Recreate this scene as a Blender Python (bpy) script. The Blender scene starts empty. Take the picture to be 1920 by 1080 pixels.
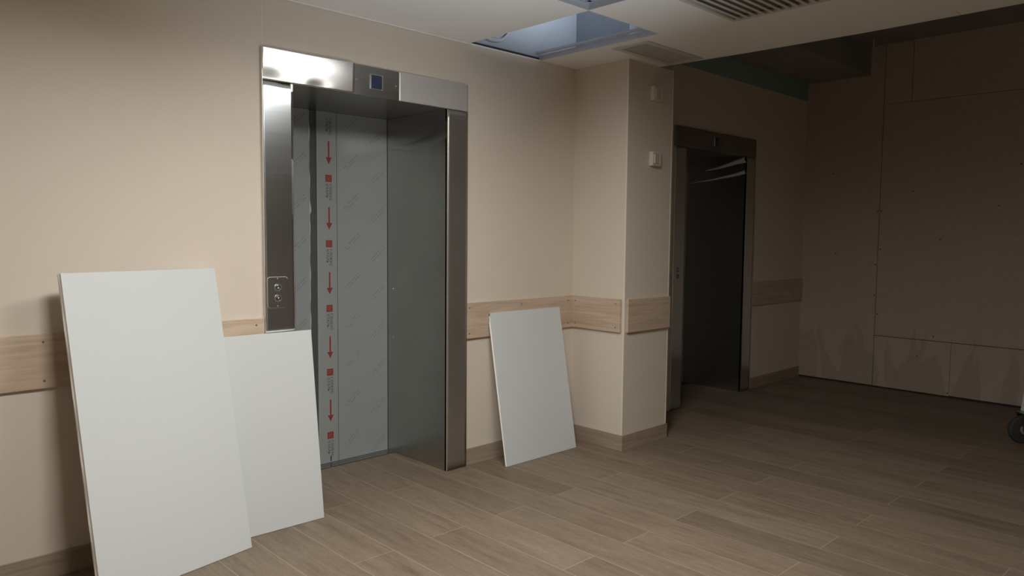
import bpy, bmesh, math, random
from mathutils import Vector, Matrix
random.seed(4)
S = bpy.context.scene
COL = S.collection
try:
    S.view_settings.view_transform = 'Standard'
    S.view_settings.look = 'None'
except Exception:
    pass
S.cycles.max_bounces = 10
S.cycles.diffuse_bounces = 6
S.cycles.sample_clamp_indirect = 4.0

H = 2.612            # suspended ceiling
SLAB = 3.30          # raw concrete slab above it
FX = 3.603           # far side wall
PW, PD = 0.5116, 0.468   # pillar
XL, EW = -2.313, 1.3155  # first lift surround: left edge, width
XL2 = 1.219
IL, IR = 0.164, 1.1575   # inner edges of the opening (local)
ZL, ZT, DD = 2.199, 2.360, 0.6095

# ------------------------------------------------------------------ materials
def mat(name):
    m = bpy.data.materials.new(name); m.use_nodes = True
    nt = m.node_tree; b = nt.nodes['Principled BSDF']
    return m, nt, b

def N(nt, t, **kw):
    n = nt.nodes.new(t)
    for k, v in kw.items():
        if k in n.inputs: n.inputs[k].default_value = v
        else: setattr(n, k, v)
    return n

def math_n(nt, op, a, b=None, c=None):
    n = nt.nodes.new('ShaderNodeMath'); n.operation = op
    for i, v in enumerate((a, b, c)):
        if v is None: continue
        if isinstance(v, (int, float)): n.inputs[i].default_value = v
        else: nt.links.new(v, n.inputs[i])
    return n.outputs[0]

def simple(name, col, rough=0.5, metal=0.0, var=0.06, scale=6.0, bump=0.0, bscale=200.0, stretch=(1, 1, 1), spec=0.5):
    m, nt, b = mat(name)
    tc = N(nt, 'ShaderNodeTexCoord'); mp = N(nt, 'ShaderNodeMapping'); mp.inputs['Scale'].default_value = stretch
    nt.links.new(tc.outputs['Object'], mp.inputs['Vector'])
    no = N(nt, 'ShaderNodeTexNoise', Scale=scale, Detail=4.0)
    nt.links.new(mp.outputs[0], no.inputs['Vector'])
    mx = N(nt, 'ShaderNodeMixRGB')
    mx.inputs['Color1'].default_value = (*[c * (1 - var) for c in col], 1)
    mx.inputs['Color2'].default_value = (*[min(1, c * (1 + var)) for c in col], 1)
    nt.links.new(no.outputs['Fac'], mx.inputs['Fac'])
    nt.links.new(mx.outputs[0], b.inputs['Base Color'])
    b.inputs['Roughness'].default_value = rough; b.inputs['Metallic'].default_value = metal
    b.inputs['Specular IOR Level'].default_value = spec
    if bump:
        n2 = N(nt, 'ShaderNodeTexNoise', Scale=bscale, Detail=2.0)
        nt.links.new(mp.outputs[0], n2.inputs['Vector'])
        bp = N(nt, 'ShaderNodeBump', Strength=bump, Distance=0.002)
        nt.links.new(n2.outputs['Fac'], bp.inputs['Height']); nt.links.new(bp.outputs[0], b.inputs['Normal'])
    return m

def steel(name, col, rough, wave=0.0, wscale=2.0, aniso=0.0, metal=1.0):
    m, nt, b = mat(name)
    tc = N(nt, 'ShaderNodeTexCoord'); mp = N(nt, 'ShaderNodeMapping'); mp.inputs['Scale'].default_value = (1.0, 1.0, 120.0)
    nt.links.new(tc.outputs['Object'], mp.inputs['Vector'])
    no = N(nt, 'ShaderNodeTexNoise', Scale=3.0, Detail=5.0); nt.links.new(mp.outputs[0], no.inputs['Vector'])
    n3 = N(nt, 'ShaderNodeTexNoise', Scale=3.5, Detail=3.0); nt.links.new(tc.outputs['Object'], n3.inputs['Vector'])
    b.inputs['Metallic'].default_value = metal
    mx = N(nt, 'ShaderNodeMixRGB'); mx.inputs['Color1'].default_value = (*[c * .88 for c in col], 1); mx.inputs['Color2'].default_value = (*[min(1, c * 1.1) for c in col], 1)
    nt.links.new(n3.outputs['Fac'], mx.inputs['Fac']); nt.links.new(mx.outputs[0], b.inputs['Base Color'])
    r = math_n(nt, 'MULTIPLY_ADD', no.outputs['Fac'], 0.10, rough - 0.05); nt.links.new(r, b.inputs['Roughness'])
    h = math_n(nt, 'MULTIPLY', no.outputs['Fac'], 0.00003)
    if wave:
        wv = N(nt, 'ShaderNodeTexNoise', Scale=wscale, Detail=1.0)
        nt.links.new(tc.outputs['Object'], wv.inputs['Vector'])
        h = math_n(nt, 'MULTIPLY_ADD', wv.outputs['Fac'], wave, h)
    bp = N(nt, 'ShaderNodeBump', Strength=1.0, Distance=1.0)
    nt.links.new(h, bp.inputs['Height']); nt.links.new(bp.outputs[0], b.inputs['Normal'])
    return m

def floor_mat():
    m, nt, b = mat('plank_tile')
    tc = N(nt, 'ShaderNodeTexCoord'); sp = N(nt, 'ShaderNodeSeparateXYZ'); nt.links.new(tc.outputs['Object'], sp.inputs[0])
    X, Y = sp.outputs[0], sp.outputs[1]
    rx = math_n(nt, 'DIVIDE', math_n(nt, 'ADD', X, 2.055 + 0.211 * 40), 0.211)
    row = math_n(nt, 'FLOOR', rx); fx = math_n(nt, 'FRACT', rx)
    par = math_n(nt, 'MODULO', row, 2.0)
    off = math_n(nt, 'MULTIPLY', par, 0.665)
    cy = math_n(nt, 'DIVIDE', math_n(nt, 'ADD', math_n(nt, 'ADD', Y, off), 1.42 + 1.33 * 20), 1.33)
    col = math_n(nt, 'FLOOR', cy); fy = math_n(nt, 'FRACT', cy)
    cmb = N(nt, 'ShaderNodeCombineXYZ'); nt.links.new(row, cmb.inputs[0]); nt.links.new(col, cmb.inputs[1])
    wn = N(nt, 'ShaderNodeTexWhiteNoise', noise_dimensions='3D'); nt.links.new(cmb.outputs[0], wn.inputs['Vector'])
    # grain, shifted per plank
    g = N(nt, 'ShaderNodeCombineXYZ')
    nt.links.new(math_n(nt, 'MULTIPLY_ADD', wn.outputs['Value'], 37.0, math_n(nt, 'MULTIPLY', X, 21.0)), g.inputs[0])
    nt.links.new(math_n(nt, 'MULTIPLY', Y, 2.2), g.inputs[1]); nt.links.new(math_n(nt, 'MULTIPLY', wn.outputs['Value'], 91.0), g.inputs[2])
    n1 = N(nt, 'ShaderNodeTexNoise', Scale=1.0, Detail=7.0, Roughness=0.68, Distortion=0.4); nt.links.new(g.outputs[0], n1.inputs['Vector'])
    g2 = N(nt, 'ShaderNodeCombineXYZ')
    nt.links.new(math_n(nt, 'MULTIPLY', X, 150.0), g2.inputs[0]); nt.links.new(math_n(nt, 'MULTIPLY', Y, 5.0), g2.inputs[1]); nt.links.new(wn.outputs['Value'], g2.inputs[2])
    n2 = N(nt, 'ShaderNodeTexNoise', Scale=1.0, Detail=3.0, Distortion=0.6); nt.links.new(g2.outputs[0], n2.inputs['Vector'])
    cr = N(nt, 'ShaderNodeValToRGB'); nt.links.new(n1.outputs['Fac'], cr.inputs[0])
    e = cr.color_ramp.elements
    e[0].position = 0.22; e[0].color = (0.118, 0.084, 0.060, 1)
    e[1].position = 0.76; e[1].color = (0.225, 0.175, 0.128, 1)
    k = e.new(0.47); k.color = (0.182, 0.139, 0.101, 1)
    tone = math_n(nt, 'MULTIPLY_ADD', wn.outputs['Value'], 0.24, 0.96)
    fine = math_n(nt, 'MULTIPLY_ADD', n2.outputs['Fac'], 0.40, 0.80)
    g3 = N(nt, 'ShaderNodeCombineXYZ')
    nt.links.new(math_n(nt, 'MULTIPLY', X, 42.0), g3.inputs[0]); nt.links.new(math_n(nt, 'MULTIPLY', Y, 13.0), g3.inputs[1]); nt.links.new(math_n(nt, 'MULTIPLY', wn.outputs['Value'], 53.0), g3.inputs[2])
    n3 = N(nt, 'ShaderNodeTexNoise', Scale=1.0, Detail=5.0, Roughness=0.65, Distortion=1.6); nt.links.new(g3.outputs[0], n3.inputs['Vector'])
    fine = math_n(nt, 'MULTIPLY', fine, math_n(nt, 'MULTIPLY_ADD', n3.outputs['Fac'], 0.55, 0.755))
    tot = math_n(nt, 'MULTIPLY', tone, fine)
    mu = N(nt, 'ShaderNodeMixRGB', blend_type='MULTIPLY'); mu.inputs['Fac'].default_value = 1.0
    nt.links.new(cr.outputs[0], mu.inputs['Color1'])
    cc = N(nt, 'ShaderNodeCombineXYZ'); [nt.links.new(tot, cc.inputs[i]) for i in range(3)]
    nt.links.new(cc.outputs[0], mu.inputs['Color2'])
    # grout
    dx = math_n(nt, 'MULTIPLY', math_n(nt, 'MINIMUM', fx, math_n(nt, 'SUBTRACT', 1.0, fx)), 0.211)
    dy = math_n(nt, 'MULTIPLY', math_n(nt, 'MINIMUM', fy, math_n(nt, 'SUBTRACT', 1.0, fy)), 1.33)
    gm = math_n(nt, 'LESS_THAN', math_n(nt, 'MINIMUM', dx, dy), 0.0021)
    mg = N(nt, 'ShaderNodeMixRGB'); mg.inputs['Color2'].default_value = (0.31, 0.26, 0.205, 1)
    nt.links.new(gm, mg.inputs['Fac']); nt.links.new(mu.outputs[0], mg.inputs['Color1'])
    nt.links.new(mg.outputs[0], b.inputs['Base Color'])
    rr = math_n(nt, 'MULTIPLY_ADD', n1.outputs['Fac'], 0.2, 0.40); nt.links.new(rr, b.inputs['Roughness'])
    b.inputs['Specular IOR Level'].default_value = 0.2
    hh = math_n(nt, 'SUBTRACT', math_n(nt, 'MULTIPLY', n2.outputs['Fac'], 0.15), gm)
    bp = N(nt, 'ShaderNodeBump', Strength=0.4, Distance=0.001); nt.links.new(hh, bp.inputs['Height']); nt.links.new(bp.outputs[0], b.inputs['Normal'])
    return m

def wood_mat(name, c1, c2, axis='X', rough=0.5, joint=None):
    m, nt, b = mat(name)
    tc = N(nt, 'ShaderNodeTexCoord'); mp = N(nt, 'ShaderNodeMapping')
    mp.inputs['Scale'].default_value = (1.6, 1.6, 26.0)
    nt.links.new(tc.outputs['Object'], mp.inputs['Vector'])
    n1 = N(nt, 'ShaderNodeTexNoise', Scale=1.5, Detail=7.0, Distortion=1.0, Roughness=0.6); nt.links.new(mp.outputs[0], n1.inputs['Vector'])
    cr = N(nt, 'ShaderNodeValToRGB'); nt.links.new(n1.outputs['Fac'], cr.inputs[0])
    cr.color_ramp.elements[0].position = 0.3; cr.color_ramp.elements[0].color = (*c1, 1)
    cr.color_ramp.elements[1].position = 0.66; cr.color_ramp.elements[1].color = (*c2, 1)
    out = cr.outputs[0]
    if joint:   # light grout joints every `joint` metres along x
        sp = N(nt, 'ShaderNodeSeparateXYZ'); nt.links.new(tc.outputs['Object'], sp.inputs[0])
        f = math_n(nt, 'FRACT', math_n(nt, 'DIVIDE', math_n(nt, 'ADD', sp.outputs[0], 3.475 + joint * 10), joint))
        g = math_n(nt, 'LESS_THAN', math_n(nt, 'MULTIPLY', f, joint), 0.004)
        mg = N(nt, 'ShaderNodeMixRGB'); mg.inputs['Color2'].default_value = (0.40, 0.34, 0.26, 1)
        nt.links.new(g, mg.inputs['Fac']); nt.links.new(out, mg.inputs['Color1']); out = mg.outputs[0]
    nt.links.new(out, b.inputs['Base Color']); b.inputs['Roughness'].default_value = rough
    return m

def board_mat():
    m, nt, b = mat('raw_board')
    tc = N(nt, 'ShaderNodeTexCoord'); sp = N(nt, 'ShaderNodeSeparateXYZ'); nt.links.new(tc.outputs['Object'], sp.inputs[0])
    mp = N(nt, 'ShaderNodeMapping'); mp.inputs['Scale'].default_value = (1, 5.5, 1.3); nt.links.new(tc.outputs['Object'], mp.inputs['Vector'])
    st = N(nt, 'ShaderNodeTexNoise', Scale=1.0, Detail=2.0, Distortion=0.5); nt.links.new(mp.outputs[0], st.inputs['Vector'])
    low = N(nt, 'ShaderNodeMapRange'); low.inputs['From Min'].default_value = 0.15; low.inputs['From Max'].default_value = 0.62
    low.inputs['To Min'].default_value = 1.0; low.inputs['To Max'].default_value = 0.0
    nt.links.new(sp.outputs[2], low.inputs['Value'])
    sm = N(nt, 'ShaderNodeMapRange', interpolation_type='SMOOTHSTEP'); sm.inputs['From Min'].default_value = 0.58; sm.inputs['From Max'].default_value = 0.64
    sm.inputs['To Min'].default_value = 0.0; sm.inputs['To Max'].default_value = 0.30
    nt.links.new(math_n(nt, 'MULTIPLY_ADD', low.outputs[0], 0.2, st.outputs['Fac']), sm.inputs['Value']); s = sm.outputs[0]
    s = math_n(nt, 'MULTIPLY', s, math_n(nt, 'GREATER_THAN', low.outputs[0], 0.001))
    n2 = N(nt, 'ShaderNodeTexNoise', Scale=22.0, Detail=5.0); nt.links.new(tc.outputs['Object'], n2.inputs['Vector'])
    base = N(nt, 'ShaderNodeMixRGB'); base.inputs['Color1'].default_value = (0.44, 0.36, 0.30, 1); base.inputs['Color2'].default_value = (0.56, 0.465, 0.385, 1)
    nt.links.new(n2.outputs['Fac'], base.inputs['Fac'])
    mx = N(nt, 'ShaderNodeMixRGB'); mx.inputs['Color2'].default_value = (0.26, 0.20, 0.14, 1)
    nt.links.new(s, mx.inputs['Fac']); nt.links.new(base.outputs[0], mx.inputs['Color1'])
    nt.links.new(mx.outputs[0], b.inputs['Base Color']); b.inputs['Roughness'].default_value = 0.85
    return m

M = {}
M['paint'] = simple('beige_paint', (0.70, 0.625, 0.535), 0.55, var=0.025, scale=1.5, bump=0.25, bscale=260, spec=0.3)
M['bead'] = simple('corner_bead', (0.80, 0.74, 0.66), 0.45, var=0.02)
M['floor'] = floor_mat()
M['skirt'] = wood_mat('skirting_tile', (0.28, 0.215, 0.155), (0.41, 0.33, 0.245), rough=0.5, joint=1.2)
M['oak'] = wood_mat('light_oak_board', (0.46, 0.345, 0.25), (0.62, 0.50, 0.385), rough=0.5)
M['ceil'] = simple('ceiling_white', (0.90, 0.90, 0.89), 0.5, var=0.02, scale=2)
M['flange'] = simple('ceiling_flange', (0.50, 0.52, 0.58), 0.45, var=0.03)
M['panel'] = simple('white_powder_coat', (0.64, 0.68, 0.68), 0.42, var=0.012, scale=2.0)
M['panel_edge_lit'] = simple('panel_edge_lit', (0.92, 0.90, 0.87), 0.45, var=0.03)  # brightened colour stands in for light on the panel sides
M['slab'] = simple('raw_concrete', (0.30, 0.29, 0.27), 0.9, var=0.2, scale=3)
M['plenum'] = simple('grey_blue_plaster', (0.36, 0.40, 0.46), 0.85, var=0.12, scale=2.5)
M['green'] = simple('green_drywall', (0.26, 0.40, 0.37), 0.85, var=0.08)
M['board'] = board_mat()
M['gap'] = simple('dark_gap', (0.035, 0.03, 0.028), 0.9, var=0.1)
M['steel'] = steel('brushed_steel', (0.74, 0.80, 0.83), 0.19, wave=0.0025, wscale=2.2)
M['steel_rev'] = steel('brushed_steel_reveal', (0.50, 0.50, 0.475), 0.30, wave=0.004, wscale=1.8)
M['mirror'] = steel('glossy_steel', (0.9, 0.9, 0.9), 0.17, wave=0.002, wscale=3.0)
M['satin'] = steel('satin_steel', (0.74, 0.72, 0.69), 0.38, wave=0.001, metal=0.5)
M['steel_warm'] = steel('brushed_steel_warm', (0.40, 0.38, 0.34), 0.30, wave=0.002, metal=0.8)
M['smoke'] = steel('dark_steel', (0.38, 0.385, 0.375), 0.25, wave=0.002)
M['film'] = simple('protective_film', (0.36, 0.39, 0.39), 0.34, metal=0.2, var=0.06, scale=1.6)
M['film_edge'] = simple('film_edge', (0.42, 0.44, 0.43), 0.4, var=0.05)
M['gasket'] = simple('door_gasket', (0.075, 0.085, 0.085), 0.55, var=0.1)
M['red'] = simple('red_print', (0.27, 0.040, 0.032), 0.5, var=0.05)
M['redlt'] = simple('pale_red_print', (0.40, 0.13, 0.11), 0.5, var=0.05)
M['ink'] = simple('dark_print', (0.045, 0.048, 0.05), 0.5, var=0.05)
M['faint'] = simple('faint_print', (0.115, 0.128, 0.13), 0.5, var=0.05)
M['film_glint'] = simple('pale_film_glint', (0.85, 0.86, 0.87), 0.25, metal=0.0, var=0.1)  # glint on the creased film painted as a pale colour
M['screen'] = simple('display_glass', (0.035, 0.05, 0.10), 0.15, var=0.05)
M['chrome'] = simple('bright_trim', (0.75, 0.75, 0.74), 0.22, metal=0.9, var=0.03)
M['screw'] = simple('screw_head', (0.20, 0.14, 0.09), 0.4, metal=0.3, var=0.1)
M['plastic'] = simple('white_plastic', (0.70, 0.65, 0.58), 0.35, var=0.02)
M['vent'] = simple('vent_white', (0.62, 0.60, 0.56), 0.5, var=0.02)
M['grid'] = simple('vent_grid', (0.30, 0.29, 0.27), 0.6, var=0.15, scale=180)
M['vent_dark'] = simple('vent_mesh', (0.60, 0.59, 0.56), 0.6, var=0.05)
M['rubber'] = simple('dark_rubber', (0.05, 0.048, 0.048), 0.7, var=0.2, bump=0.5, bscale=60)
M['hose'] = simple('grey_conduit', (0.46, 0.48, 0.50), 0.5, var=0.05)
M['dust'] = simple('dust_smear', (0.42, 0.36, 0.29), 0.9, var=0.1)

# ------------------------------------------------------------------ mesh helpers
def bx(bm, x0, x1, y0, y1, z0, z1):
    v = [bm.verts.new((x, y, z)) for x in (min(x0, x1), max(x0, x1)) for y in (min(y0, y1), max(y0, y1)) for z in (min(z0, z1), max(z0, z1))]
    for f in ((0, 1, 3, 2), (4, 6, 7, 5), (0, 4, 5, 1), (2, 3, 7, 6), (0, 2, 6, 4), (1, 5, 7, 3)):
        bm.faces.new([v[i] for i in f])

def prism(bm, pts, axis, a, b):
    """polygon pts in the two other axes, extruded along axis from a to b"""
    def P(p, t):
        if axis == 'y': return (p[0], t, p[1])
        if axis == 'z': return (p[0], p[1], t)
        return (t, p[0], p[1])
    A = [bm.verts.new(P(p, a)) for p in pts]; B = [bm.verts.new(P(p, b)) for p in pts]
    bm.faces.new(A); bm.faces.new(B[::-1])
    for i in range(len(pts)):
        j = (i + 1) % len(pts); bm.faces.new((A[j], A[i], B[i], B[j]))

def obj(name, bm, m, parent=None, bevel=0.0, smooth=False):
    if not isinstance(bm, bmesh.types.BMesh):
        me = bm
    else:
        bmesh.ops.recalc_face_normals(bm, faces=bm.faces)
        me = bpy.data.meshes.new(name); bm.to_mesh(me); bm.free()
    if smooth:
        for p in me.polygons: p.use_smooth = True
    o = bpy.data.objects.new(name, me); COL.objects.link(o)
    me.materials.append(m)
    if parent: o.parent = parent
    if bevel:
        md = o.modifiers.new('bevel', 'BEVEL'); md.width = bevel; md.segments = 2; md.limit_method = 'ANGLE'
    return o

def box(name, m, parent, x0, x1, y0, y1, z0, z1, bevel=0.0):
    bm = bmesh.new(); bx(bm, x0, x1, y0, y1, z0, z1); return obj(name, bm, m, parent, bevel)

def struct(o, label=None):
    o['kind'] = 'structure'
    if label: o['label'] = label
    return o

def thing(name, label, cat, loc=(0, 0, 0), group=None):
    o = bpy.data.objects.new(name, None); COL.objects.link(o); o.location = loc; o.empty_display_size = 0.1
    o['label'] = label; o['category'] = cat
    if group: o['group'] = group
    return o

def disc(bm, c, r, depth, normal='y', seg=28, r2=None):
    m = Matrix.Translation(c)
    if normal == 'y': m = m @ Matrix.Rotation(math.pi / 2, 4, 'X')
    if normal == 'x': m = m @ Matrix.Rotation(math.pi / 2, 4, 'Y')
    bmesh.ops.create_cone(bm, cap_ends=True, segments=seg, radius1=r, radius2=r2 if r2 is not None else r, depth=depth, matrix=m)

# ------------------------------------------------------------------ room shell
bm = bmesh.new(); bx(bm, -6.5, FX, -6.5, 0.7, -0.06, 0.0)
struct(obj('floor', bm, M['floor']), 'brown wood-look plank tile floor')

# wall with the two lift openings
bm = bmesh.new()
bx(bm, -6.5, XL + 0.010, -0.003, 0.16, 0, H + 0.02)                       # left field, a hair proud
bx(bm, XL + 0.010, XL + EW - 0.008, 0.0, 0.16, ZT - 0.008, H + 0.02)       # over the first opening
bx(bm, XL + EW - 0.008, XL2 + 0.008, 0.0, 0.16, 0, 2.62)                   # between the openings
bx(bm, PW, XL2 + 0.008, 0.0, 0.16, 2.62, 2.86)
bx(bm, XL2 + 0.008, XL2 + EW - 0.008, 0.0, 0.16, ZT - 0.008, 2.86)
bx(bm, XL2 + EW - 0.008, FX, 0.0, 0.16, 0, 2.86)
struct(obj('wall_back', bm, M['paint']), 'beige painted wall holding both lift entrances')
bm = bmesh.new(); bx(bm, -6.5, PW, 0.0, 0.16, H + 0.022, SLAB)
struct(obj('wall_plenum', bm, M['plenum']), 'grey blue unpainted wall above the suspended ceiling')
bm = bmesh.new(); bx(bm, PW, FX, -0.004, 0.16, 2.862, SLAB)
struct(obj('wall_plenum_green', bm, M['green']), 'dark green board strip above the paint of the far back wall')
# pillar
bm = bmesh.new(); bx(bm, 0, PW, -PD, -0.0005, 0, H)
struct(obj('wall_pillar', bm, M['paint']), 'beige painted square pillar between the lifts')
bm = bmesh.new(); bx(bm, 0.006, PW - 0.006, -PD + 0.006, -0.0005, H, SLAB)
struct(obj('wall_pillar_upper', bm, M['plenum']))
# corner beads
k = 1
for (x0, x1, y0, y1) in ((-0.0015, 0.007, -PD - 0.0015, -PD + 0.007), (PW - 0.007, PW + 0.0015, -PD - 0.0015, -PD + 0.007)):
    o = box('trim_%d' % k, M['bead'], None, x0, x1, y0, y1, 0.11, H - 0.002, 0.001); struct(o, 'pale corner bead on the pillar edge'); k += 1
o = box('trim_3', M['bead'], None, -2.3035, -2.2995, -0.0045, 0.0, ZT + 0.001, H, 0); struct(o, 'thin pale wall seam above the near lift')
# strip of the surround's left return
# far raw-board wall
bm = bmesh.new()
bx(bm, FX, FX + 0.012, -0.7535, 0, 0.016, SLAB)
bx(bm, FX, FX + 0.012, -1.431, -0.7585, 0.014, 0.506)
bx(bm, FX, FX + 0.012, -2.70, -1.4335, 0.018, 0.506)
bx(bm, FX, FX + 0.012, -6.5, -2.703, 0.014, SLAB)
bx(bm, FX, FX + 0.012, -2.70, -0.7585, 0.5115, 2.732)
bx(bm, FX, FX + 0.012, -1.0, -0.7585, 2.736, SLAB)
bx(bm, FX, FX + 0.012, -2.70, -1.0045, 2.736, SLAB)
w = struct(obj('wall_right', bm, M['board']), 'unpainted dusty gypsum board wall at the dark far end')
box('backing', M['gap'], w, FX + 0.012, FX + 0.1, -6.5, 0.16, -0.05, SLAB)
bm = bmesh.new()
for (y, z) in [(-0.74, 1.72), (-0.775, 1.72), (-0.74, 1.2), (-0.775, 1.35), (-0.74, .9), (-0.775, .72), (-1.3, 1.45), (-1.05, 1.9), (-1.75, 1.75), (-1.9, 2.1), (-1.28, .55), (-2.0, 1.0), (-0.3, 2.1), (-.35, 1.3), (-1.42, .04), (-1.15, .35)]:
    disc(bm, (FX - 0.001, y, z), 0.006, 0.002, 'x', 10)
obj('screw', bm, M['gap'], w)
# walls behind the camera
struct(box('wall_left', M['paint'], None, -6.6, -6.5, -6.5, 0.16, 0, SLAB))
struct(box('wall_front', M['paint'], None, -6.5, FX, -6.6, -6.5, 0, SLAB))
# slab and soffit
struct(box('ceiling_slab', M['slab'], None, -6.6, FX + .1, -6.6, 0.16, SLAB, SLAB + 0.1), 'dark raw concrete slab above the far end')
bm = bmesh.new(); bx(bm, PW + 0.02, FX, -0.62, -0.005, 3.03, SLAB)
struct(obj('ceiling_beam', bm, M['slab']), 'dark raw beam along the top of the far back wall')

# suspended ceiling : rectangles around the holes
HA = (-0.98, -0.36, -0.955, 0.0)
HB = (-1.60, -0.98, -1.91, -0.955)
SV = (-0.285, 0.335, -0.825, -0.545)
LV = (-0.915, -0.290, -2.02, -1.385)
bm = bmesh.new()
T = H + 0.014
xs = sorted({-6.5, -1.60, -0.98, -0.915, -0.36, -0.290, -0.285, 0.0, 0.335})
ys = sorted({-6.5, -2.02, -1.91, -1.385, -0.955, -0.825, -0.545, -PD, 0.0})
def inside(cx, cy, r): return r[0] < cx < r[1] and r[2] < cy < r[3]
for i in range(len(xs) - 1):
    for j in range(len(ys) - 1):
        cx, cy = (xs[i] + xs[i + 1]) / 2, (ys[j] + ys[j + 1]) / 2
        if any(inside(cx, cy, r) for r in (HA, HB, SV, LV)): continue
        if cx > 0 and cy > -PD: continue
        y1 = ys[j + 1]
        if y1 == 0.0 and cx > -0.36: y1 = -0.007
        bx(bm, xs[i], xs[i + 1], ys[j], y1, H, T)
prism(bm, [(0.335, -PD - 0.002), (0.343, -PD - 0.002), (0.395, -1.1), (0.428, -1.75), (0.428, -2.279), (0.335, -2.279)], 'z', H, T)
prism(bm, [(0.335, -2.282), (0.428, -2.282), (0.424, -2.6), (0.42, -6.5), (0.335, -6.5)], 'z', H, T)
ce = struct(obj('ceiling', bm, M['ceil']), 'white suspended panel ceiling with open squares')
# turned-up flanges round the open squares
bm = bmesh.new()
for r in (HA, HB):
    x0, x1, y0, y1 = r
    bx(bm, x1 - 0.004, x1, y0, y1, H + 0.001, H + 0.032); bx(bm, x0, x0 + 0.004, y0, y1, H + 0.001, H + 0.032)
    bx(bm, x0, x1, y0, y0 + 0.004, H + 0.001, H + 0.032)
    if y1 < -0.1: bx(bm, x0, x1, y1 - 0.004, y1, H + 0.001, H + 0.032)
    # upper carrier rail seen just inside
    bx(bm, x1 - 0.030, x1 - 0.004, y0, y1 - .01, H + 0.040, H + 0.052)
    if y1 < -0.1: bx(bm, x0, x1, y1 - 0.030, y1 - 0.004, H + 0.040, H + 0.052)
obj('flange', bm, M['flange'], ce)
bm = bmesh.new(); bx(bm, -0.98, -0.36, -0.010, -0.0005, H - 0.003, H + 0.004); bx(bm, -6.5, -0.98, -0.012, -0.0035, H - 0.004, H)
obj('wall_angle', bm, M['ceil'], ce)

# skirtings
HB_ = 0.105
def skirt(name, x0, x1, y0, y1):
    o = struct(box(name, M['skirt'], None, x0, x1, y0, y1, 0.0, HB_, 0.001), 'brown wood-look tile skirting')
    return o
skirt('baseboard_left', -6.5, XL - 0.001, -0.013, -0.0035)
sb = skirt('baseboard_back', XL + EW + 0.001, -0.001, -0.010, -0.0005)
skirt('baseboard_pillar_side', -0.010, -0.0005, -PD - 0.0015, -0.0105)
skirt('baseboard_pillar_front', -0.0105, PW + 0.006, -PD - 0.0105, -PD - 0.002)
skirt('baseboard_far', XL2 + EW + 0.001, FX, -0.010, -0.0005)
bm = bmesh.new()
for i in range(26):
    x = random.uniform(-0.99, -0.70); z = random.uniform(0.02, 0.09); a = random.uniform(0.6, 1.3); L = random.uniform(0.006, 0.022)
    dx, dz = math.cos(a) * L, math.sin(a) * L
    v = [bm.verts.new((x, -0.0108, z)), bm.verts.new((x + 0.0018, -0.0108, z)), bm.verts.new((x + dx + 0.0018, -0.0108, min(.103, z + dz))), bm.verts.new((x + dx, -0.0108, min(.103, z + dz)))]
    bm.faces.new(v)
obj('dust_smears', bm, M['dust'], sb)

# oak bumper boards
tk = [4]
def bumper(x0, x1, y0, y1, screws, face, label, zo=(0.806, 1.030)):
    o = struct(box('trim_%d' % tk[0], M['oak'], None, x0, x1, y0, y1, zo[0], zo[1], 0.0015), label); tk[0] += 1
    for s in screws:
        for z in (zo[0] + 0.032, zo[1] - 0.032):
            b = bmesh.new()
            c = (s, y0 - 0.0005, z) if face == 'y' else (x0 - 0.0005, s, z)
            disc(b, c, 0.0045, 0.003, face, 12)
            obj('screw', b, M['screw'], o)
bumper(-6.5, XL - 0.004, -0.021, -0.0035, (-4.3, -3.27, -2.36), 'y', 'light oak bumper board left of the near lift')
bumper(XL + EW + 0.001, -0.0175, -0.018, -0.0005, (-0.975, -0.52, -0.06), 'y', 'light oak bumper board between near lift and pillar')
bumper(-0.018, -0.0005, -PD + 0.02, -0.001, (-PD + 0.06, -0.05), 'x', 'short oak bumper board on the lit side of the pillar')
bumper(0.022, PW - 0.001, -PD - 0.018, -PD - 0.0005, (), 'y', 'oak bumper board on the front of the pillar')
bumper(XL2 + EW + 0.001, FX - 0.001, -0.018, -0.0005, (2.62, 3.5), 'y', 'oak bumper board in the dark beside the far lift')

# ------------------------------------------------------------------ lift entrances
def text_mesh(txt, size, length):
    cu = bpy.data.curves.new('lettering', 'FONT'); cu.body = txt; cu.size = size; cu.space_character = 1.12; cu.offset = 0.0002
    t = bpy.data.objects.new('lettering', cu); COL.objects.link(t)
    bpy.context.view_layer.update()
    dg = bpy.context.evaluated_depsgraph_get()
    me = bpy.data.meshes.new_from_object(t.evaluated_get(dg))
    bpy.data.objects.remove(t); me.name = 'lettering'
    xs_ = [v.co.x for v in me.vertices]; ys_ = [v.co.y for v in me.vertices]
    x0, w_, y0, h_ = min(xs_), max(xs_) - min(xs_), min(ys_), max(ys_) - min(ys_)
    for v in me.vertices:
        v.co = Vector(((v.co.x - x0) / w_ * length, (v.co.y - y0) / h_ * size, 0))
    return me

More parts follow.
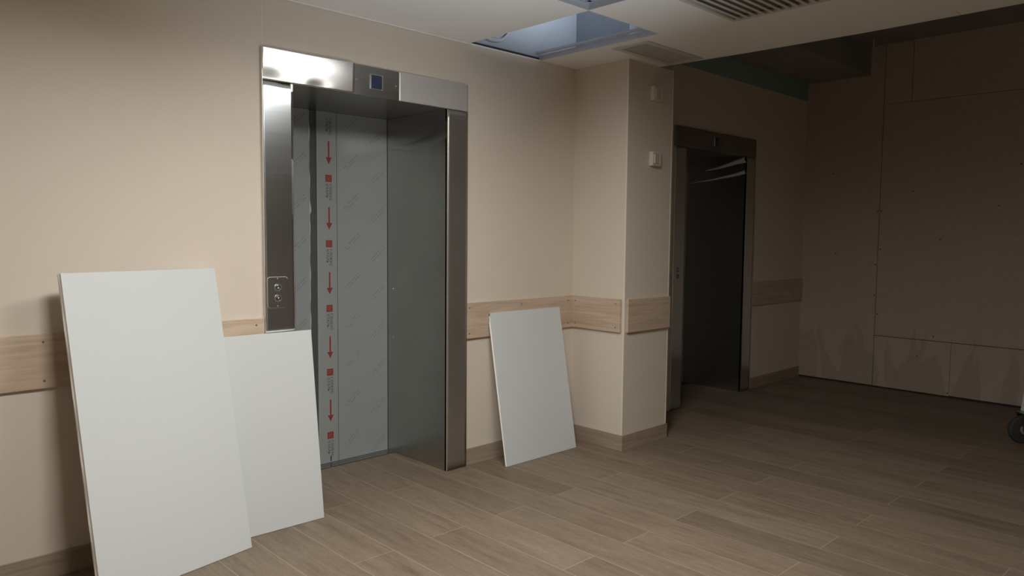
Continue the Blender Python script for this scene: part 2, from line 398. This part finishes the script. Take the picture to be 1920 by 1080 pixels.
def film_prints(leaf):
    y = DD - 0.0010
    cx = 0.7235
    words = ((text_mesh('ГЛОБУС', 0.0165, 0.102), cx + 0.004), (text_mesh('СТАЛЬ', 0.0165, 0.084), cx - 0.019))
    for me, _ in words:
        for v in me.vertices:      # letters run downwards, their tops to the right
            v.co = Vector((v.co.y, 0, -v.co.x))
    first = True
    for i in range(6):
        top = 2.218 - 0.4035 * i
        for me, x in words:
            m2 = me
            o = bpy.data.objects.new('lettering', m2); COL.objects.link(o); o.parent = leaf
            if not m2.materials: m2.materials.append(M['ink'])
            o.location = (x, y, top - 0.057)
        if i:
            b = bmesh.new()
            s = 0.0215; c = top - 0.0215
            bx(b, cx - s, cx + s, y, y + 0.0006, c - s, c + s)
            lo = obj('logo_square', b, M['red'], leaf)
            b = bmesh.new(); q = 0.0125; t = 0.003
            bx(b, cx - q, cx + q, y - 0.0005, y, c - q, c - q + t); bx(b, cx - q, cx + q, y - 0.0005, y, c + q - t, c + q)
            bx(b, cx - q, cx - q + t, y - 0.0005, y, c - q, c + q); bx(b, cx + q - t, cx + q, y - 0.0005, y, c - q * .2, c + q)
            bx(b, cx - 0.004, cx + 0.004, y - 0.0005, y, c - 0.004, c + 0.004)
            ob = obj('logo_ring', b, M['redlt'], leaf)
        # arrow
        a0 = top - 0.198; a1 = top - 0.337
        if a1 > 0.02:
            b = bmesh.new()
            prism(b, [(cx + .002 - 0.005, a0), (cx + .002 + 0.005, a0), (cx + .002 + 0.005, a1 + 0.04), (cx + .002 + 0.021, a1 + 0.042), (cx + .002, a1), (cx + .002 - 0.021, a1 + 0.042), (cx + .002 - 0.005, a1 + 0.04)], 'y', y, y + 0.0006)
            obj('arrow_print', b, M['red'], leaf)
        else:
            b = bmesh.new(); bx(b, cx - 0.002, cx + 0.006, y, y + 0.0006, 0.012, 0.045); obj('arrow_print', b, M['ink'], leaf)

def streak_mesh(cols, xmax, xmin):
    b = bmesh.new(); y = DD - 0.0006
    for (xc, z0) in cols:
        z = z0
        while z < 2.19:
            for ln, (ox, oz, n) in enumerate(((0, 0, 9), (0.020, -0.006, 8))):
                for t in range(n):
                    if random.random() < 0.12: continue
                    u = t * 0.0155
                    x = xc + ox + u * 0.74; zz = z + oz + u * 0.70
                    L = random.uniform(0.007, 0.013)
                    x2, z2 = x + L * 0.727, zz + L * 0.686
                    if x2 > xmax or x < xmin or z2 > 2.19 or zz < 0.01: continue
                    nx, nz = -0.686 * 0.0013, 0.727 * 0.0013
                    b.faces.new([b.verts.new(p) for p in ((x - nx, y, zz - nz), (x2 - nx, y, z2 - nz), (x2 + nx, y, z2 + nz), (x + nx, y, zz + nz))])
            z += 0.252
    return b

def plate_grid(name, m, parent, x0, x1, z0, z1, y, fn, nx=48, nz=24, th=0.012):
    b = bmesh.new(); g = []
    for j in range(nz + 1):
        row = []
        for i in range(nx + 1):
            u, v = i / nx, j / nz
            row.append(b.verts.new((x0 + (x1 - x0) * u, y + fn(u, v), z0 + (z1 - z0) * v)))
        g.append(row)
    for j in range(nz):
        for i in range(nx): b.faces.new((g[j][i], g[j][i + 1], g[j + 1][i + 1], g[j + 1][i]))
    # rim going back to the wall
    edge = [g[0][i] for i in range(nx + 1)] + [g[j][nx] for j in range(1, nz + 1)] + [g[nz][i] for i in range(nx - 1, -1, -1)] + [g[j][0] for j in range(nz - 1, 0, -1)]
    back = [b.verts.new((v.co.x, -0.0005, v.co.z)) for v in edge]
    for i in range(len(edge)):
        j = (i + 1) % len(edge); b.faces.new((edge[i], edge[j], back[j], back[i]))
    o = obj(name, b, m, parent)
    for p in o.data.polygons: p.use_smooth = len(p.vertices) == 4 and abs(p.normal.y) > 0.5
    return o

def rrect(x0, x1, z0, z1, r, n=6):
    pts = []
    for (cx, cz, a) in ((x1 - r, z1 - r, 0), (x0 + r, z1 - r, 90), (x0 + r, z0 + r, 180), (x1 - r, z0 + r, 270)):
        for k in range(n + 1):
            t = math.radians(a + 90 * k / n); pts.append((cx + r * math.cos(t), cz + r * math.sin(t)))
    return pts

def ring(bm, c, r0, r1, y0, y1, seg=28):
    A = []
    for k in range(seg):
        t = 2 * math.pi * k / seg; cs, sn = math.cos(t), math.sin(t)
        A.append([bm.verts.new((c[0] + r * cs, y, c[1] + r * sn)) for r, y in ((r0, y1), (r0, y0), (r1, y0), (r1, y1))])
    for k in range(seg):
        a, b2 = A[k], A[(k + 1) % seg]
        for i in range(3): bm.faces.new((a[i], a[i + 1], b2[i + 1], b2[i]))

def lift(x, label, near):
    L = thing('lift_entrance', label, 'elevator', (x, 0, 0))
    st = M['steel'] if near else M['steel']
    e = -0.0200
    # header plates
    if near:
        def wob(u, v):
            return 0.0040 * math.exp(-((u - 0.06) / 0.16) ** 2 - (v / 0.35) ** 2) + 0.0018 * math.exp(-((u - .55) / .2) ** 2 - (v / .18) ** 2) * math.sin(u * 14) - (0.0044 * v + 0.0008 * v * v * 0.16 * 8 / 2) - 0.0115 * u * u
        plate_grid('header_plate', M['mirror'], L, 0.001, 0.5110, ZL + 0.001, ZT, e - 0.001, wob)
        plate_grid('header_plate', M['satin'], L, 0.809, EW - 0.001, ZL + 0.001, ZT, e - 0.001, lambda u, v: 0.0015 * math.exp(-((u - .05) / .1) ** 2 - ((v - .1) / .3) ** 2))
    else:
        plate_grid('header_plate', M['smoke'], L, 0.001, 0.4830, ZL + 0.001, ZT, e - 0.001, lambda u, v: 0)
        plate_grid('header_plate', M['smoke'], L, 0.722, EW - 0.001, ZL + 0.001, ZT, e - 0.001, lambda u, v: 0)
    xd0 = 0.512 if near else 0.485; xd1 = 0.808 if near else 0.719; xo = 0.0 if near else -0.030
    dp = box('display_panel', M['smoke'], L, xd0, xd1, e + (0.002 if near else 0.0), -0.0005, ZL + 0.001, ZT - 0.001)
    bm = bmesh.new()
    bx(bm, xo + 0.620, xo + 0.625, e - 0.003, e + 0.002, 2.241, 2.320); bx(bm, xo + 0.694, xo + 0.699, e - 0.003, e + 0.002, 2.241, 2.320)
    bx(bm, xo + 0.625, xo + 0.694, e - 0.001, e + 0.002, 2.241, 2.244); bx(bm, xo + 0.625, xo + 0.694, e - 0.001, e + 0.002, 2.317, 2.320)
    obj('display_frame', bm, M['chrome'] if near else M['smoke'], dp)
    box('display_screen', M['screen'], dp, xo + 0.6255, xo + 0.6935, e - 0.0008, e + 0.002, 2.2445, 2.3165)
    if near:
        for sx in (0.532, 0.79):
            bm = bmesh.new(); disc(bm, (sx, e + 0.001, 2.279), 0.0045, 0.003, 'y', 12); obj('screw', bm, M['chrome'], dp)
    # front jambs
    def jw(u, v): return 0.0035 * math.exp(-((u - .8) / .35) ** 2 - ((v - 1.0) / .02) ** 2) + 0.0012 * math.sin(v * 9 + u)
    plate_grid('jamb_plate', st, L, 0.002, IL, 0.001, ZL - 0.004, e, jw if near else (lambda u, v: 0), 12, 90)
    plate_grid('jamb_plate', M['steel_warm'] if near else st, L, IR, EW, 0.001, ZL - 0.002, e, lambda u, v: 0.0008 * math.sin(v * 7), 8, 40)
    box('edge_strip', M['satin'] if near else M['steel'], L, IR - 0.0010, IR + 0.0012, e - 0.0008, e + 0.004, 0.001, ZL - 0.002)
    if near: box('edge_strip', M['satin'], L, 0.0, 0.003, e - 0.001, -0.004, 0.001, ZT)
    # reveals and soffit
    box('reveal', M['steel_rev'], L, IL - 0.012, IL - 0.0005, e + 0.001, DD + 0.03, 0.001, ZL - 0.001)
    rv = box('reveal', M['steel_rev'], L, IR, IR + 0.012, e + 0.005, DD + 0.03, 0.001, ZL - 0.001)
    for z in (1.095, 0.771, 0.434, 0.10):
        bm = bmesh.new(); disc(bm, (IR - 0.0005, 0.545, z), 0.0035, 0.002, 'x', 10); obj('rivet', bm, M['chrome'] if near else M['smoke'], rv)
    def ridge(name, path, m, hgt):
        """bulging ridge on the right reveal, shaped for a highlight streak; path = (y, z, half width)"""
        b = bmesh.new(); rows = []
        for i in range(33):
            t = i / 32 * (len(path) - 1); k9 = min(int(t), len(path) - 2); q = t - k9; q = q * q * (3 - 2 * q) if len(path) > 2 else q
            a, c = path[k9], path[k9 + 1]
            y, z, hw = [a[n9] + (c[n9] - a[n9]) * q for n9 in range(3)]
            rows.append([b.verts.new((IR - 0.0003 - hgt * hw / path[0][2] * math.cos(w9 * math.pi / 2), y, z + hw * w9)) for w9 in [-1 + n9 / 5 for n9 in range(11)]])
        for i in range(32):
            for n9 in range(10): b.faces.new((rows[i][n9], rows[i][n9 + 1], rows[i + 1][n9 + 1], rows[i + 1][n9]))
        return obj(name, b, m, rv, smooth=True)
    if near:
        ridge('highlight_ridge', [(e + 0.01, 2.080, 0.05), (0.12, 2.030, 0.045), (0.33, 2.000, 0.03), (0.58, 2.01, 0.012)], M['steel_rev'], 0.003)  # ridge added for the soft highlight band on the reveal
    else:
        ridge('film_glint_fold', [(e + 0.006, 2.175, 0.032), (0.10, 2.150, 0.022), (0.27, 2.11, 0.012), (0.42, 2.09, 0.004)], M['film_glint'], 0.045)  # pale film folds drawn as the white glints
        ridge('film_glint_fold', [(e + 0.006, 2.060, 0.020), (0.10, 2.035, 0.014), (0.35, 2.00, 0.008), (0.57, 1.98, 0.004)], M['film_glint'], 0.030)
    box('soffit', M['steel_rev'], L, IL - 0.012, IR + 0.012, e + 0.003, DD + 0.03, ZL, ZL + 0.010)
    # doors
    dl = box('door_leaf', M['film'], L, IL, 0.590, DD, DD + 0.03, 0.003, ZL - 0.001)
    dr = box('door_leaf', M['film'], L, 0.642, IR - 0.003, DD, DD + 0.03, 0.003, ZL - 0.001)
    box('door_gasket', M['gasket'], L, 0.590, 0.642, DD + 0.012, DD + 0.03, 0.003, ZL - 0.001)
    box('door_gasket', M['gasket'], L, IR - 0.003, IR - 0.0002, DD + 0.004, DD + 0.03, 0.003, ZL - 0.001)
    if near:
        # ragged film lip on the left leaf, thin lip and groove on the right one
        bm = bmesh.new(); n = 80; A = []
        for i in range(n + 1):
            z = 0.005 + (ZL - 0.012) * i / n
            wv = 0.005 + 0.003 * math.sin(i * 0.9) * math.sin(i * .31) + 0.014 * math.exp(-((z - 1.60) / 0.022) ** 2)
            A.append((bm.verts.new((0.588, DD - 0.0015, z)), bm.verts.new((0.588 + wv, DD - 0.006, z))))
        for i in range(n): bm.faces.new((A[i][0], A[i][1], A[i + 1][1], A[i + 1][0]))
        obj('film_edge', bm, M['film_edge'], dl)
        box('film_edge', M['film_edge'], dr, 0.642, 0.646, DD - 0.003, DD, 0.004, ZL - 0.002)
        box('film_joint', M['gasket'], dr, 0.7795, 0.7825, DD - 0.0008, DD, 0.004, ZL - 0.002)
        fm1 = obj('film_marking', streak_mesh(((0.831, 0.098), (1.025, 0.022)), IR - 0.006, 0.79), M['faint'], dr)
        fm2 = obj('film_marking', streak_mesh(((0.459, 0.08), (0.26, 0.14)), 0.585, IL), M['faint'], dl)
        film_prints(dr)
        fm1['kind'] = fm2['kind'] = 'stuff'
    box('sill', M['smoke'], L, IL, IR, DD - 0.085, DD + 0.0, 0.0005, 0.006)
    bm = bmesh.new(); bx(bm, IL, IR, DD - 0.05, DD - 0.043, 0.006, 0.0066); bx(bm, IL, IR, DD - 0.02, DD - 0.013, 0.006, 0.0066)
    obj('sill_groove', bm, M['gasket'], L)
    # call station
    x0, x1, z0, z1 = 0.012, 0.122, 1.076, 1.234
    bm = bmesh.new(); prism(bm, rrect(x0, x1, z0, z1, 0.016), 'y', e - 0.004, e + 0.001)
    cp = obj('call_panel', bm, M['steel'], L, bevel=0.0018)
    bm = bmesh.new()
    P0, P1 = rrect(x0, x1, z0, z1, 0.016), rrect(x0 + 0.002, x1 - 0.002, z0 + 0.0025, z1 - 0.0025, 0.014)
    for i in range(len(P0)):
        j = (i + 1) % len(P0)
        if P0[i][1] + P0[j][1] < 2 * z1 - 0.02 and P0[i][0] + P0[j][0] > 2 * x0 + 0.004: continue
        bm.faces.new([bm.verts.new((p[0], e - 0.0046, p[1])) for p in (P0[i], P0[j], P1[j], P1[i])])
    if near: obj('rim_highlight', bm, M['satin'], cp)  # highlight drawn as a paler strip, top and left only
    else: bm.free()
    for kk, bz in enumerate((1.180, 1.126)):
        bm = bmesh.new(); disc(bm, (0.068, e - 0.0055, bz), 0.0130, 0.006, 'y', 30); bt = obj('call_button', bm, M['smoke'], cp, bevel=0.001)
        bm = bmesh.new(); ring(bm, (0.068, bz), 0.0150, 0.0185, e - 0.008, e - 0.003); obj('button_ring', bm, M['chrome'] if near else M['smoke'], bt)
        bm = bmesh.new(); s = 0.0055 if kk == 0 else -0.0055
        prism(bm, [(0.068 - 0.006, bz - s), (0.068 + 0.006, bz - s), (0.068, bz + s)], 'y', e - 0.0095, e - 0.0080)
        obj('arrow_symbol', bm, M['satin'], bt)
    for sz in (z0 + 0.010, z1 - 0.010):
        bm = bmesh.new(); disc(bm, (0.068, e - 0.005, sz), 0.0035, 0.003, 'y', 12); obj('screw', bm, M['chrome'] if near else M['smoke'], cp)
    return L

lift(XL, 'near brushed steel lift entrance, closed doors under grey film with red arrows', True)
lift(XL2, 'far lift entrance in darkness behind the pillar, deep black steel reveal', False)

# ------------------------------------------------------------------ leaning panels (from the ceiling)
def panel(label, BL, th, ph, W, Hh, t, chip=False, double=False):
    P = thing('ceiling_panel', label, 'panel', BL, 'white ceiling panels leaning on the wall')
    # local: x along the width, z up the sheet, +y = back
    Rm = Matrix.Rotation(th, 4, 'Z') @ Matrix.Rotation(-ph, 4, 'X')
    P.rotation_euler = Rm.to_euler()
    r = 0.0015
    b = bmesh.new(); bx(b, 0.0, W, 0.0, 0.0015, 0.0, Hh)
    obj('face_sheet', b, M['panel'], P)
    b = bmesh.new()
    zc = Hh - (0.020 if chip else 0)
    bx(b, 0, 0.0015, 0.0015, t, 0, zc)
    bx(b, W - 0.0015, W, 0.0015, t, 0, Hh)
    bx(b, 0.0015, W - 0.0015, 0.0015, t, 0, 0.0015)
    bx(b, 0.0015, W - 0.0015, 0.0015, t, Hh - 0.0015, Hh)
    bx(b, 0.0015, 0.016, t - 0.0015, t, 0, zc); bx(b, W - 0.016, W - .0015, t - 0.0015, t, 0, Hh)
    obj('bent_edge', b, M['panel_edge_lit'], P)
    if chip:
        b = bmesh.new()
        prism(b, [(-0.007, Hh - 0.045), (0.001, Hh - 0.030), (0.001, Hh - 0.07)], 'y', 0.002, 0.006)
        prism(b, [(-0.0045, 0.002), (0.0, 0.002), (0.0, Hh - 0.06), (-0.006, Hh - 0.05)], 'y', 0.010, 0.0115)
        obj('peeled_edge', b, M['panel_edge_lit'], P)
    if double:
        b = bmesh.new()
        n = 40; A = []
        for i in range(n + 1):
            z = Hh * i / n; wv = 0.0030 + 0.0015 * math.sin(i * .8)
            A.append((b.verts.new((-0.0002, 0.012, z)), b.verts.new((-wv, 0.018, z)), b.verts.new((-0.0002, 0.024, z))))
        for i in range(n):
            for k2 in (0, 1): b.faces.new((A[i][k2], A[i][k2 + 1], A[i + 1][k2 + 1], A[i + 1][k2]))
        obj('loose_edge', b, M['panel_edge_lit'], P)
    return P
panel('largest white panel, leaning on the wall in front of another one', (-3.184, -0.42, 0.002), 0.1968, 0.1936, 0.6771, 1.3076, 0.030, double=True)
panel('white panel partly behind the largest one, covering the near lift\'s left side', (-2.7338, -0.1703, 0.002), -0.0224, 0.1267, 0.645, 0.9629, 0.022)
panel('smallest-looking white panel standing alone between near lift and pillar', (-0.8192, -0.207, 0.002), 0.0, 0.1793, 0.6522, 0.9724, 0.014, chip=True)

# ------------------------------------------------------------------ switches on the pillar
def switch(z, label):
    T_ = thing('light_switch', label, 'switch', (0.290, -PD, z), 'wall switches on the pillar')
    b = bmesh.new(); bx(b, -0.048, 0.048, -0.024, -0.0005, -0.048, 0.048); obj('box_body', b, M['plastic'], T_, 0.003)
    b = bmesh.new()
    for (a, c, d, f) in ((-0.046, 0.046, 0.034, 0.046), (-0.046, 0.046, -0.046, -0.034), (-0.046, -0.034, -0.034, 0.034), (0.034, 0.046, -0.034, 0.034)):
        bx(b, a, c, -0.032, -0.0245, d, f)
    obj('frame', b, M['plastic'], T_, 0.001)
    b = bmesh.new()
    prism(b, [(-0.032, -0.0245), (-0.032, -0.040), (0.032, -0.031), (0.032, -0.0245)], 'z', -0.032, 0.032)
    obj('rocker', b, M['plastic'], T_, 0.001)
switch(2.421, 'upper white switch box, high on the pillar near the ceiling')
switch(1.982, 'lower white switch box on the pillar front')

# ------------------------------------------------------------------ ceiling vents
V = thing('air_vent', 'small fine-mesh vent in the ceiling just before the pillar', 'vent', (0, 0, H))
b = bmesh.new(); x0, x1, y0, y1 = SV; f = 0.045
g_ = 0.004
for r in ((x0 + g_, x1 - g_, y1 - f, y1 - g_), (x0 + 2.5 * g_, x1 - g_, y0 + 2.5 * g_, y0 + f), (x0 + 2.5 * g_, x0 + f, y0 + f, y1 - f), (x1 - f, x1 - g_, y0 + f, y1 - f)):
    bx(b, r[0], r[1], r[2], r[3], -0.004, 0.012)
obj('frame', b, M['vent'], V, 0.001)
b = bmesh.new(); n = 34
for i in range(n):
    x = x0 + f + (x1 - x0 - 2 * f) * (i + .5) / n; bx(b, x - 0.0012, x + 0.0012, y0 + f, y1 - f, 0.0, 0.010)
for i in range(13):
    y = y0 + f + (y1 - y0 - 2 * f) * (i + .5) / 13; bx(b, x0 + f, x1 - f, y - 0.0012, y + 0.0012, 0.0005, 0.0095)
obj('mesh_grid', b, M['vent_dark'], V)
b = bmesh.new(); bx(b, x0 + f, x1 - f, y0 + f, y1 - f, 0.014, 0.018); obj('backing', b, M['grid'], V)

V = thing('slatted_vent', 'large slatted grille in the ceiling at the top of the picture', 'vent', (0, 0, H))
b = bmesh.new(); x0, x1, y0, y1 = LV; f = 0.022
for r in ((x0 + g_, x1 - g_, y1 - f, y1 - g_), (x0 + g_, x1 - g_, y0 + g_, y0 + f), (x0 + g_, x0 + f, y0 + f, y1 - f), (x1 - f, x1 - g_, y0 + f, y1 - f)):
    bx(b, r[0], r[1], r[2], r[3], -0.006, 0.012)
obj('frame', b, M['vent'], V, 0.001)
n = 13
for i in range(n):
    y = y0 + f + (y1 - y0 - 2 * f) * (i + .5) / n
    b = bmesh.new()
    prism(b, [(y - 0.016, -0.003), (y - 0.014, -0.005), (y + 0.013, 0.002), (y + 0.013, 0.005)], 'x', x0 + f, x1 - f)
    obj('slat', b, M['vent'], V)
b = bmesh.new(); bx(b, x0 + f, x1 - f, y0 + f, y1 - f, 0.022, 0.026); obj('backing', b, M['grid'], V)

# conduit loop hanging in the open ceiling square, hanger rod at the far end
def tube(name, pts, r, m, parent=None):
    b = bmesh.new(); rings = []
    # catmull-rom
    P = [Vector(p) for p in pts]; Q = []
    for i in range(len(P) - 1):
        p0, p1, p2, p3 = P[max(i - 1, 0)], P[i], P[i + 1], P[min(i + 2, len(P) - 1)]
        for k3 in range(8):
            t = k3 / 8; Q.append(0.5 * ((2 * p1) + (p2 - p0) * t + (2 * p0 - 5 * p1 + 4 * p2 - p3) * t * t + (3 * p1 - p0 - 3 * p2 + p3) * t ** 3))
    Q.append(P[-1])
    for i, c in enumerate(Q):
        d = (Q[min(i + 1, len(Q) - 1)] - Q[max(i - 1, 0)]).normalized()
        u = d.cross(Vector((0.1, 1, 0.2))).normalized(); w2 = d.cross(u)
        rings.append([b.verts.new(c + r * (math.cos(a) * u + math.sin(a) * w2)) for a in [2 * math.pi * k4 / 10 for k4 in range(10)]])
    for i in range(len(rings) - 1):
        for k5 in range(10): b.faces.new((rings[i][k5], rings[i][(k5 + 1) % 10], rings[i + 1][(k5 + 1) % 10], rings[i + 1][k5]))
    b.faces.new(rings[0]); b.faces.new(rings[-1][::-1])
    return obj(name, b, m, parent, smooth=True)
o = tube('conduit', [(-0.99, -0.02, 2.80), (-0.92, -0.02, 2.70), (-0.84, -0.02, 2.668), (-0.74, -0.02, 2.672), (-0.67, -0.022, 2.72), (-0.62, -0.025, 2.80), (-0.60, -0.025, 3.0)], 0.010, M['hose'])
o['label'] = 'grey looped conduit hanging inside the open ceiling square'; o['category'] = 'conduit'
o = tube('hanger_rod', [(3.31, -0.745, SLAB), (3.307, -0.75, 3.2), (3.305, -0.75, 3.03)], 0.006, M['hose'])
o['label'] = 'thin metal hanger rod under the slab at the dark far end'; o['category'] = 'rod'

# ------------------------------------------------------------------ trolley just inside the right edge
Tr = thing('trolley', 'trolley corner with dark wheel and white panel at right edge of the picture', 'trolley', (2.30, -2.275, 0.0))
Tr.rotation_euler = (0, 0, math.radians(-44))
b = bmesh.new(); bmesh.ops.create_cone(b, cap_ends=True, segments=40, radius1=0.10, radius2=0.10, depth=0.045, matrix=Matrix.Translation((0, 0, 0.101)) @ Matrix.Rotation(math.pi / 2, 4, 'X'))
wheel = obj('wheel', b, M['rubber'], Tr, 0.012)
b = bmesh.new(); bmesh.ops.create_cone(b, cap_ends=True, segments=24, radius1=0.035, radius2=0.03, depth=0.06, matrix=Matrix.Translation((0, 0, 0.101)) @ Matrix.Rotation(math.pi / 2, 4, 'X'))
obj('hub', b, M['grid'], wheel)
b = bmesh.new()
for s in (-1, 1): bx(b, -0.02, 0.02, s * 0.036 - 0.004, s * 0.036 + 0.004, 0.09, 0.222)
bx(b, -0.03, 0.07, -0.04, 0.04, 0.214, 0.224)
obj('fork', b, M['smoke'], Tr)
b = bmesh.new(); prism(b, [(0.012, 0.225), (0.55, 0.225), (0.62, 0.95), (0.10, 0.95)], 'y', -0.18, 0.05)
obj('body_panel', b, M['panel'], Tr, 0.004)
b = bmesh.new(); bmesh.ops.create_cone(b, cap_ends=True, segments=40, radius1=0.10, radius2=0.10, depth=0.045, matrix=Matrix.Translation((0.5, 0, 0.101)) @ Matrix.Rotation(math.pi / 2, 4, 'X'))
bx(b, 0.48, 0.52, -0.03, 0.03, 0.15, 0.226)
obj('wheel', b, M['rubber'], Tr, 0.008)

# ------------------------------------------------------------------ lights
def emis(name, col, s):
    m, nt, b_ = mat(name)
    b_.inputs['Base Color'].default_value = (0.8, 0.8, 0.8, 1)
    b_.inputs['Emission Color'].default_value = (*col, 1); b_.inputs['Emission Strength'].default_value = s
    return m
def lamp(x0, x1, y0, y1, col, s, label):
    L = thing('ceiling_lamp', label, 'lamp', ((x0 + x1) / 2, (y0 + y1) / 2, H))
    hx, hy = (x1 - x0) / 2, (y1 - y0) / 2
    box('housing', M['ceil'], L, -hx, hx, -hy, hy, -0.02, -0.0005)
    b_ = bmesh.new()
    for q in ((-hx, hx, -hy, -hy + .012), (-hx, hx, hy - .012, hy), (-hx, -hx + .012, -hy + .012, hy - .012), (hx - .012, hx, -hy + .012, hy - .012)): bx(b_, *q, -0.058, -0.02)
    obj('frame', b_, M['ceil'], L)
    box('diffuser', emis('lamp_glow', col, s), L, -hx + 0.013, hx - 0.013, -hy + 0.013, hy - 0.013, -0.055, -0.021)
def area(name, loc, rot, sx, sy, power, col, spread=180):
    l = bpy.data.lights.new(name, 'AREA'); l.shape = 'RECTANGLE'; l.size = sx; l.size_y = sy; l.energy = power; l.color = col
    l.spread = math.radians(spread)
    o_ = bpy.data.objects.new(name, l); COL.objects.link(o_); o_.location = loc; o_.rotation_euler = rot
    return o_
C1 = (1.0, 0.975, 0.93)
lamp(-2.10, -1.20, -1.95, -1.37, C1, 9.0, 'lit wide surface lamp on the ceiling before the near lift')
area('lamp_light', (-1.80, -1.66, H - 0.064), (0, 0, 0), 0.58, 0.54, 18, C1, 172)
lamp(-3.30, -2.60, -2.40, -1.80, C1, 9.0, 'lit square surface lamp on the ceiling nearer the camera')
area('lamp_light', (-2.95, -2.10, H - 0.064), (0, 0, 0), 0.6, 0.5, 42, C1, 168)
# added cool fill lights, unseen: one in the ceiling void, one low, aimed up
v_ = area('void_fill', (-0.85, -1.75, 2.74), (0, 0, 0), 1.6, 0.1, 7, (0.86, 0.92, 1.0), 44)  # added fill, lights the wall seen through the open square
v_.rotation_euler = Vector((0, math.cos(math.radians(16)), math.sin(math.radians(16)))).to_track_quat('-Z', 'Z').to_euler()
a_ = area('ceiling_fill', (-2.0, -3.45, 0.5), (0, 0, 0), 0.2, 0.2, 4.5, (0.86, 0.93, 1.0), 50)  # added fill for the glow on the ceiling, no lamp there
a_.rotation_euler = (Vector((-1.75, -1.35, 2.6)) - a_.location).to_track_quat('-Z', 'Y').to_euler()

area('back_fill', (-3.6, -5.6, 2.5), (0, 0, 0), 1.0, 0.6, 9, (0.95, 0.97, 1.0), 110)  # added fill behind the camera, brightens reflections in the steel
w_ = bpy.data.worlds.new('world'); S.world = w_; w_.use_nodes = True
w_.node_tree.nodes['Background'].inputs[0].default_value = (0.5, 0.55, 0.6, 1)
w_.node_tree.nodes['Background'].inputs[1].default_value = 0.008

# ------------------------------------------------------------------ camera
yaw, pitch, roll, fpx = 0.7646, 0.0701, 0.0090, 1397.87
f_ = Vector((math.sin(yaw) * math.cos(pitch), math.cos(yaw) * math.cos(pitch), -math.sin(pitch)))
r_ = Vector((math.cos(yaw), -math.sin(yaw), 0)); u_ = r_.cross(f_)
c_, s_ = math.cos(roll), math.sin(roll)
R_ = c_ * r_ + s_ * u_; U_ = -s_ * r_ + c_ * u_
cam = bpy.data.cameras.new('camera'); cam.sensor_width = 36; cam.lens = 36 * fpx / 1920; cam.clip_start = 0.05
co = bpy.data.objects.new('camera', cam); COL.objects.link(co)
mw = Matrix((R_, U_, -f_)).transposed().to_4x4(); mw.translation = (-3.982, -3.5325, 1.45)
co.matrix_world = mw
S.camera = co
